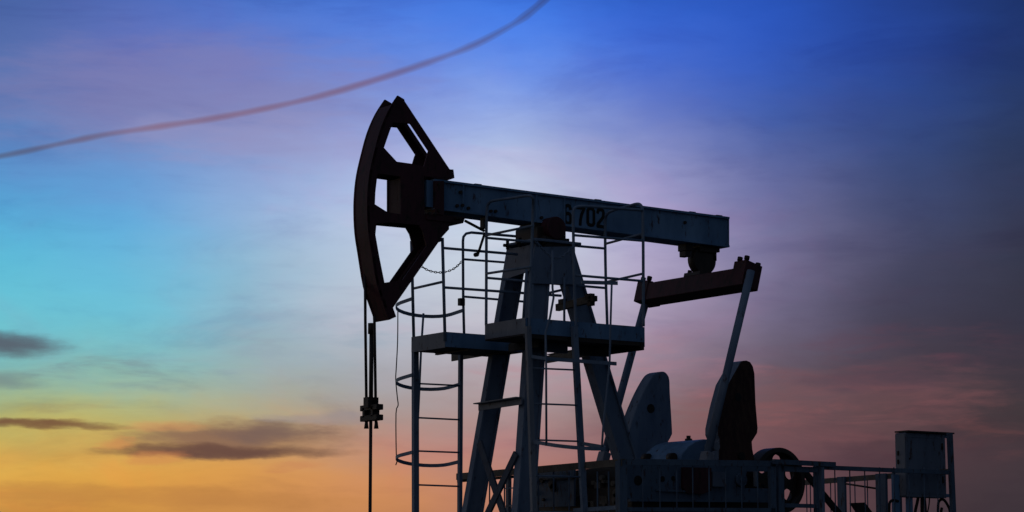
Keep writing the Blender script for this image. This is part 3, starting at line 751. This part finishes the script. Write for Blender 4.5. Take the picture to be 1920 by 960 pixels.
chain(chm, cpts, .027, .0055); part('chain', chm, RUST, pf)

# ------------------------------------------------------------------ caged ladders
def hoop(c0, c1, d, outv, r, parent, tl=-.24):
    """U-shaped hoop from stile point c0 round to c1, bulging along outv"""
    outv = outv + V((0, 0, tl)); mid = (c0 + c1) / 2; half = (c1 - c0) / 2; R0 = half.length; ex = half.normalized()
    pts = [c0, c0 + outv * d]
    for k in range(1, 12):
        a_ = math.pi * k / 12; pts.append(mid + outv * d - ex * R0 * math.cos(a_) + outv * R0 * r * math.sin(a_))
    pts += [c1 + outv * d, c1]
    mb = MB()
    for a_, b_ in zip(pts, pts[1:]): mb.bar(a_, b_ + (b_ - a_) * .03, .010, .045)
    return part('hoop', mb, RAIL, parent), pts
YLD = YL1 + .03
ld = thing('caged_ladder', (PY(820, 960, YLD).x, YLD, .9), 'tall caged ladder on the left under the lower platform', 'ladder')
def stile(pa, pb, y, w, d, parent, mat=None, zb=.9):
    a = PY(*pa, y); b = extend(a, PY(*pb, y), zb); mb = MB(); mb.bar(a, b, d, w, (1, 0, 0)); return part('stile', mb, mat or RAIL, parent)
stile((778.5, 655), (779, 960), YLD, .075, .06, ld, LEGM)
stile((864, 640), (862, 960), YLD, .048, .05, ld)
for py0, py1 in ((655, 659), (719, 723), (783, 787), (845.5, 848.5), (909, 912)):
    tubepx('rung', [PY(780, py0, YLD), PY(862, py1, YLD)], .012, ld)
z = PY(780, 973, YLD).z
while z > 1.1:
    tubepx('rung', [V((PY(780, 960, YLD).x, YLD, z)), V((PY(862, 960, YLD).x, YLD, z))], .012, ld); z -= .43
lo_pts = []
for pyl in (560, 703, 848):
    a = PY(773, pyl, YLD); b = PY(868 if pyl < 600 else 864, pyl + (22 if pyl < 600 else 17), YLD)
    h_, pts_ = hoop(a, b, .28, V((0, 1, 0)), 1.0, ld, -.09); lo_pts.append(pts_)
tubepx('cage_strap', [PY(794, 588, YLD + .45), PY(789.5, 655, YLD + .35), PY(786, 735, YLD + .2), PY(783, 800, YLD + .05)], .016, ld)
tubepx('cage_strap', [PY(867, 640, YLD + .1), PY(867, 700, YLD + .1), PY(863, 850, YLD + .1)], .008, ld)
lw = thing('loose_wire', tuple(PY(742, 690, 1.3)), 'thin loose wire hanging down the outside of the left ladder cage', 'wire')
wp = [PY(a, b, 1.3) for a, b in splinepx([(746, 582), (745.5, 640), (743, 690), (742, 712), (745, 745), (746.5, 760), (742.5, 775), (743, 850), (745, 862), (742, 872)], 3)]
mb = MB(); mb.tube(wp, .0075, 6); part('wire', mb, CABLE, lw)

# ------------------------------------------------------------------ near upper platform
YN0, YN1 = -1.12, -.24        # near edge, far edge
c0 = PY(985.5, 598, YN0); c1 = PY(1208, 611, YN0); ZN = (PY(985.5, 625, YN0).z); ZNT = (c0.z + c1.z) / 2
XN0, XN1 = c0.x, c1.x
pn_ = thing('service_platform', ((XN0 + XN1) / 2, (YN0 + YN1) / 2, ZN), 'larger upper work platform with tall railing beside the centre post', 'platform')
DP = .30
mb = MB(); mb.box(XN0, XN1, YN0 + .006, YN1, ZN - .02, ZN + .012); part('deck', mb, RUST, pn_)
mb = MB(); mb.box(XN0, XN1, YN0, YN0 + .006, ZN, ZNT); part('toe_board', mb, BLUE, pn_)
mb = MB(); mb.box(XN0 - .006, XN0, YN0, YN1, ZN, ZNT); part('toe_board', mb, GREY, pn_)
mb = MB(); mb.box(XN1, XN1 + .006, YN0, YN1, ZN - .06, ZNT); part('toe_board', mb, BLUE, pn_)
mb = MB(); mb.box(XN1 - .05, XN1 + .004, YN0 + .01, YN1, ZN - .10, ZN - .021); part('edge_beam', mb, RUST, pn_)
mb = MB(); mb.box(XN0, XN1 - .06, YN0 + .01, YN0 + .05, ZN - .05, ZN - .021); part('edge_beam', mb, RUST, pn_)
mb = MB(); a = PX(1026, 674, .35); b = PX(1142, 654, .35); mb.bar(a, b, .015, .10); mb.bar(a + V((.05, 0, .066)), b + V((.05, 0, .066)), .10, .012); part('support_channel', mb, BROWN, pn_)
mb = MB(); mb.bar(PY(1020, 650, -.5), PY(1062, 653, -.5), .06, .13); part('support_beam', mb, LEGM, pn_)
mb = MB(); mb.bar(PY(1076, 655, -.4), PY(1142, 658, -.4), .06, .15); part('support_beam', mb, BROWN, pn_)
R1 = .019
yy = YN0 - .01
# left loop (crosswise) : far-left post -> top rail -> near-left post
tubepx('post', smooth_path([PY(911.5, 610, YN1), PY(912, 500, YN1), PY(912, 392, YN1), PX(917, 378, XN0), PX(932, 375, XN0), PX(975, 369, XN0), PX(990, 366, XN0), PX(999.5, 369, XN0), PY(1000, 385, yy), PY(998, 440, yy), PY(992, 620, yy)], 2), R1, pn_)
for (pa, pb) in (((913, 441), (1000, 423)), ((912, 513), (997, 500))):
    tubepx('rail', [PX(*pa, XN0), PX(*pb, XN0)], R1 * .9, pn_)
# right loop
tubepx('post', smooth_path([PY(1139, 620, YN1), PY(1135, 500, YN1), PY(1134.5, 412, YN1), PX(1138, 400, XN1), PX(1150, 394, XN1), PX(1180, 386, XN1), PX(1196, 381, XN1), PX(1204, 386, XN1), PY(1205.5, 400, yy), PY(1206, 460, yy), PY(1206.5, 612, yy)], 2), R1, pn_)
for (pa, pb) in (((1136, 457), (1206, 438)), ((1136, 529), (1206, 513))):
    tubepx('rail', [PX(*pa, XN1), PX(*pb, XN1)], R1 * .9, pn_)
# far side rails
for (pa, pb) in (((913, 446), (1135, 466)), ((913, 521), (1135, 540))):
    tubepx('rail', [PY(*pa, YN1), PY(*pb, YN1)], R1 * .9, pn_)
# near side: right of the ladder opening
tubepx('rail', smooth_path([PY(1080, 620, yy), PY(1076, 500, yy), PY(1074.5, 405, yy), PY(1075, 392, yy), PY(1084, 386, yy), PY(1120, 388, yy), PY(1205, 394, yy)], 2), R1, pn_)
for (pa, pb) in (((1076, 441), (1206, 451.5)), ((1078, 516), (1206, 527))):
    tubepx('rail', [PY(*pa, yy), PY(*pb, yy)], R1 * .9, pn_)
chm = MB(); cpts = [PY(a, b, yy) for a, b in splinepx([(999, 447), (1010, 458), (1022, 472), (1034, 481), (1046, 484), (1058, 479), (1068, 469), (1075, 462)], 4)]
chain(chm, cpts, .032, .0065); part('chain', chm, RAIL, pn_)

# near caged ladder
YLN = -1.16
ln = thing('caged_ladder', (PY(1040, 960, YLN).x, YLN, .9), 'caged ladder in the middle leading up to the larger platform', 'ladder')
stile((990, 612), (1001, 960), YLN, .068, .05, ln, GREY)
stile((1076.5, 612), (1092.5, 900), YLN, .078, .05, ln, LEGM)
for py0, py1 in ((690, 694), (756.5, 760), (824.5, 827.5), (892, 894), (960, 961)):
    tubepx('rung', [PY(994, py0, YLN), PY(1086, py1, YLN)], .012, ln)
z = PY(990, 1028, YLN).z
while z > 1.1:
    tubepx('rung', [V((PY(1000, 960, YLN).x, YLN, z)), V((PY(1090, 960, YLN).x, YLN, z))], .012, ln); z -= .46
hp = []
for pyl, dx in ((828, 8),):
    a = PY(990 + dx, pyl, YLN); b = PY(1080 + dx, pyl + 3, YLN)
    h_, pts_ = hoop(a, b, .38, V((0, -1, 0)), 1.05, ln, -.15)
tubepx('cage_strap', [PY(1036, 470, YLN - .3), PY(1036, 540, YLN - .3), PY(1038, 558, YLN - .3), PY(1031, 596, YLN - .3), PY(1023, 624, YLN - .3), PY(1024, 690, YLN - .3), PY(1024.5, 836, YLN - .3)], .014, ln)
tubepx('cage_strap', [PY(1147, 532, YLN - .5), PY(1145, 600, YLN - .5), PY(1143, 682, YLN - .5), PY(1131, 800, YLN - .5), PY(1128, 846, YLN - .5)], .014, ln)
tubepx('cage_strap', [PY(987.5, 505, -.3), PY(981, 600, -.3)], .018, ln)
tubepx('cage_strap', [PY(1058, 520, -.35), PY(1058, 625, -.35)], .016, ln)
mb = MB(); mb.bar(PY(1090, 529, YLN - .3), PY(1158, 531, YLN - .45), .02, .045); part('hoop', mb, RAIL, ln)
mb = MB(); mb.bar(PY(1023, 672.5, YLN - .2), PY(1155.5, 682, YLN - .3), .02, .045); mb.bar(PY(993, 668, YLN), PY(1025, 672.5, YLN - .2), .02, .04); part('hoop', mb, RAIL, ln)

# ------------------------------------------------------------------ guard fence round the gearbox
YFN = -1.92
cf = PY(1165, 862, YFN); XF = cf.x
gf = thing('guard_fence', (XF + 2.5, YFN, .9), 'low blue steel guard fence around the gearbox with thin upright bars', 'fence')
def fpost(px0, px1, py_top, y, parent=gf, mat=None, d=.06):
    a = PY((px0 + px1) / 2, py_top, y); w_ = (PY(px1, py_top, y) - PY(px0, py_top, y)).length
    mb = MB(); mb.box(a.x - w_ / 2, a.x + w_ / 2, y, y + d, .9, a.z); return part('post', mb, mat or DEEPB, parent)
def frail(pa, pb, h, y, d=.05, mat=None, name='rail'):
    mb = MB(); mb.bar(PY(*pa, y + d / 2), PY(*pb, y + d / 2), d, h); return part(name, mb, mat or DEEPB, gf)
# front side (crosswise)
mb = MB(); a = PX(856, 894, XF); b = PX(1166, 867, XF); mb.bar(a, b, .012, .085); mb.bar(a + V((.03, 0, .04)), b + V((.03, 0, .04)), .06, .01); part('rail', mb, BROWN, gf)
mb = MB(); a = PX(858, 898, XF + .06); b = PX(970, 889, XF + .06); mb.bar(a + V((0, 0, -.03)), b + V((0, 0, -.03)), .02, .035); part('rail', mb, RUST, gf)
for px in (918, 946, 958, 1009, 1038, 1067, 1098, 1120, 1141):
    a = PX(px, 884, XF + .03); mb = MB(); r_ = .010; mb.tube([V((XF + .03, a.y, 2.2)), a], r_ if px != 958 else .008, 6); part('bar', mb, DEEPB, gf)
for px in (862, 953):
    a = PX(px, 888, XF + .04); mb = MB(); mb.box(XF + .02, XF + .06, a.y - .03, a.y + .03, .9, a.z); part('post', mb, GREY, gf)
a = PX(1093, 884, XF + .03); mb = MB(); mb.box(XF + .02, XF + .06, a.y - .03, a.y + .03, .9, a.z); part('post', mb, GREY, gf)
for (pa, pb) in (((948, 916), (1000, 912)), ((948, 949), (1000, 946)), ((1076, 957), (1166, 951))):
    mb = MB(); mb.bar(PX(*pa, XF + .03), PX(*pb, XF + .03), .02, .014 if pa[0] < 1000 else .05); part('rail', mb, RAIL, gf)
# near side, first panel
fpost(1162, 1176, 864, YFN, d=.09)
frail((1160, 866), (1452, 869.5), .075, YFN)
frail((1450, 865.5), (1565, 871), .062, YFN - .05)
frail((1176, 955), (1452, 956.5), .05, YFN)
fpost(1445, 1455, 868, YFN); fpost(1460, 1470, 868, YFN)
for px in (1205, 1237, 1268.5, 1298.5, 1329, 1360, 1390, 1420):
    a = PY(px, 868, YFN + .03); mb = MB(); mb.tube([V((a.x, a.y, 2.3)), a], .0085, 6); part('bar', mb, DEEPB, gf)
# second panel with gate frame
frail((1462, 879), (1532, 881), .07, YFN); frail((1468, 947.5), (1532, 949), .05, YFN)
fpost(1530, 1543, 874, YFN + .03); fpost(1540, 1545.5, 874, YFN - .03, mat=LEGM)
frail((1543, 876.5), (1778, 886), .055, YFN)
for px in (1565, 1593, 1621, 1649, 1676, 1704, 1732, 1757):
    a = PY(px, 876, YFN + .03); mb = MB(); mb.tube([V((a.x, a.y, 2.3)), a], .0085, 6); part('bar', mb, DEEPB, gf)
a = PY(1780.5, 812, YFN); b = extend(a, PY(1787, 960, YFN), .9); mb = MB(); mb.bar(a, b, .06, .062, (1, 0, 0)); part('post', mb, DEEPB, gf)
# rear side (crosswise)
XR = PY(1783, 886, YFN).x
mb = MB(); a = PX(1508, 905, XR); b = PX(1783, 884, XR); mb.bar(a, b, .012, .075); part('rail', mb, BROWN, gf)
for px in (1512, 1519, 1557, 1602.5, 1626):
    a = PX(px, 896, XR + .02); mb = MB(); mb.tube([V((XR + .02, a.y, 2.3)), a], .0085, 6); part('bar', mb, DEEPB, gf)
for px, w_ in ((1579, .075), (1653.5, .10), (1682, .075)):
    a = PX(px, 894 - (px - 1579) * .08, XR - .02); mb = MB(); mb.box(XR - .05, XR - .01, a.y - w_, a.y + w_, .9, a.z); part('post', mb, DEEPB, gf)
mb = MB(); mb.tube([PY(1585, 907, 0), PY(1650, 917, -.5)], .014, 6); part('rail', mb, RUST, gf)
# slanted motor cover poking up behind the fence
mc = thing('chute_cover', (PY(1615, 960, -.9).x, -.9, 1.5), 'dark slanted sheet cover low behind the fence, left of the control cabinet', 'cover')
mb = MB(); pts = [PY(1597, 943, -.9), PY(1622, 942, -.9), PY(1637, 962, -.9), PY(1690, 1050, -.9), PY(1665, 1050, -.9), PY(1612, 965, -.9)]
mb.prism(pts, (0, .05, 0)); part('cover_sheet', mb, RUST, mc)
mb = MB(); mb.prism([PY(1640, 1045, -.85), PY(1690, 1045, -.85), PY(1690, 1200, -.85), PY(1640, 1200, -.85)], (0, .2, 0)); part('support_leg', mb, RUST, mc)

# ------------------------------------------------------------------ control cabinet
YC = -1.72
k0 = PY(1698, 809.5, YC); k1 = PY(1772, 816, YC); kb = PY(1697, 931.5, YC).z
cdp = .20
cc = thing('control_cabinet', ((k0.x + k1.x) / 2, YC + .1, .9), 'tall blue electrical control cabinet at the right end of the fence', 'cabinet')
mb = MB(); mb.box(k0.x, k1.x, YC, YC + cdp, kb, k0.z - .01); body = part('body', mb, CAB, cc, bevel=.004)
mb = MB(); mb.box(k0.x - .012, k0.x - .002, YC + .01, YC + cdp - .01, kb + .02, k0.z - .03); dr2 = part('door', mb, GREY, cc)
mb = MB(); 
for py in (850, 866): 
    p = PX(1686, py, k0.x); mb.box(k0.x - .03, k0.x - .012, p.y - .012, p.y + .012, p.z - .03, p.z + .03)
p = PY(1705, 860, YC); mb.cyl((p.x, YC - .012, p.z), (0, .012, 0), .012, 10)
part('handle', mb, RUST, dr2)
sm_ = MB()
xm = (k0.x * .12 + k1.x * .88)
for (x0, x1, z0, z1) in ((k0.x + .03, xm, k0.z - .07, k0.z - .055), (k0.x + .03, xm, kb + .05, kb + .065), (k0.x + .03, k0.x + .042, kb + .066, k0.z - .071), (xm - .012, xm, kb + .066, k0.z - .071)):
    sm_.box(x0, x1, YC - .006, YC, z0, z1)
part('door_frame', sm_, CAB, cc)
for zz in (k0.z - .22, kb + .2):
    hg = MB(); hg.cyl((xm + .02, YC - .012, zz), (0, 0, .09), .012, 8); part('hinge', hg, RUST, cc)
mb = MB(); mb.bar(V((k0.x + .0, YC - .02 + cdp / 2, k0.z + .008)), V((k1.x + .13, YC - .02 + cdp / 2, k0.z + .008)), cdp + .06, .02); part('roof', mb, RUST, cc)
mb = MB()
for py in (818, 884, 929):
    p = PY(1775, py, YC); mb.box(k1.x, k1.x + .10, YC + .02, YC + .05, p.z - .022, p.z + .022)
part('mounting_bracket', mb, BLUE, cc)
def cpost(px0, px1, y):
    a = PY((px0 + px1) / 2, 932, y); w_ = (px1 - px0) / 119.0; mb = MB(); mb.box(a.x - w_/2, a.x + w_/2, y, y + .06, .9, a.z + .3); part('leg', mb, BLUE, cc)
cpost(1703, 1712, YC + .05); cpost(1677, 1688, YC + .1)
def cond(pts, r): 
    mb = MB(); mb.tube(smooth_path([PY(a, b, YC + .08) for a, b in pts], 2), r, 8); part('conduit', mb, RUBB, cc)
cond([(1667, 1060), (1667, 950), (1668, 941), (1675, 937), (1684, 940)], .019)
cond([(1722, 930), (1720, 942), (1715, 962), (1706, 1060)], .022)
cond([(1729, 930), (1729, 960), (1731, 1060)], .026)
cond([(1734, 930), (1737, 960), (1738, 1060)], .012)
cond([(1743, 930), (1742, 948), (1738, 965), (1735, 1060)], .009)
cond([(1758.5, 1060), (1758.5, 950), (1760, 939), (1768, 935), (1775, 943), (1783, 960), (1786, 1060)], .019)
cond([(1766, 952), (1764, 962), (1762, 1060)], .02)

# ------------------------------------------------------------------ contrail high in the sky
ct = [(-60,304),(0,293),(60,281),(120,268),(200,252),(300,237),(400,222),(500,203),(600,180),(700,151),(800,118),(880,88),(940,58),(985,30),(1025,-4),(1060,-40)]
cts = splinepx(ct, 6)
def absorb(name, col, dens):
    mt = bpy.data.materials.new(name); mt.use_nodes = True; t = mt.node_tree; t.nodes.clear()
    ab = t.nodes.new('ShaderNodeVolumeAbsorption'); ab.inputs[0].default_value = (*col, 1); ab.inputs[1].default_value = dens
    o = t.nodes.new('ShaderNodeOutputMaterial'); t.links.new(ab.outputs[0], o.inputs['Volume']); return mt
ZC = 1500.0
pts = [PZ(a, b, ZC) for a, b in cts]
random.seed(3)
cen = pts[len(pts) // 2]
ctr = thing('contrail', tuple(cen), 'long thin pinkish grey contrail curving across the upper left sky', 'contrail')
n_ = len(pts); cp_ = [random.uniform(.84, 1.16) for _ in range(n_ // 3 + 3)]
def wob_at(i):
    f_ = i / 3.0; k = int(f_); f_ -= k; return cp_[k] * (1 - f_) + cp_[k + 1] * f_
for k, sc_ in enumerate((1.0, .84, .68, .5, .3)):
    rads = []
    for i in range(n_):
        f_ = i / (n_ - 1); wpx = 7.2 + 1.6 * f_; dist = (pts[i] - CAM).length
        rads.append(wpx / F_PX * dist * sc_ * wob_at(i) * (1.0 if k < 2 else max(.05, 1 - .9 * max(0, f_ - .62) / .38)))
    mb = MB(); mb.tube(pts, rads, 20)
    part('vapour_core' if k else 'vapour_plume', mb, absorb('vapour_haze', (0.93, 0.50, 0.38), 0.0070), ctr)
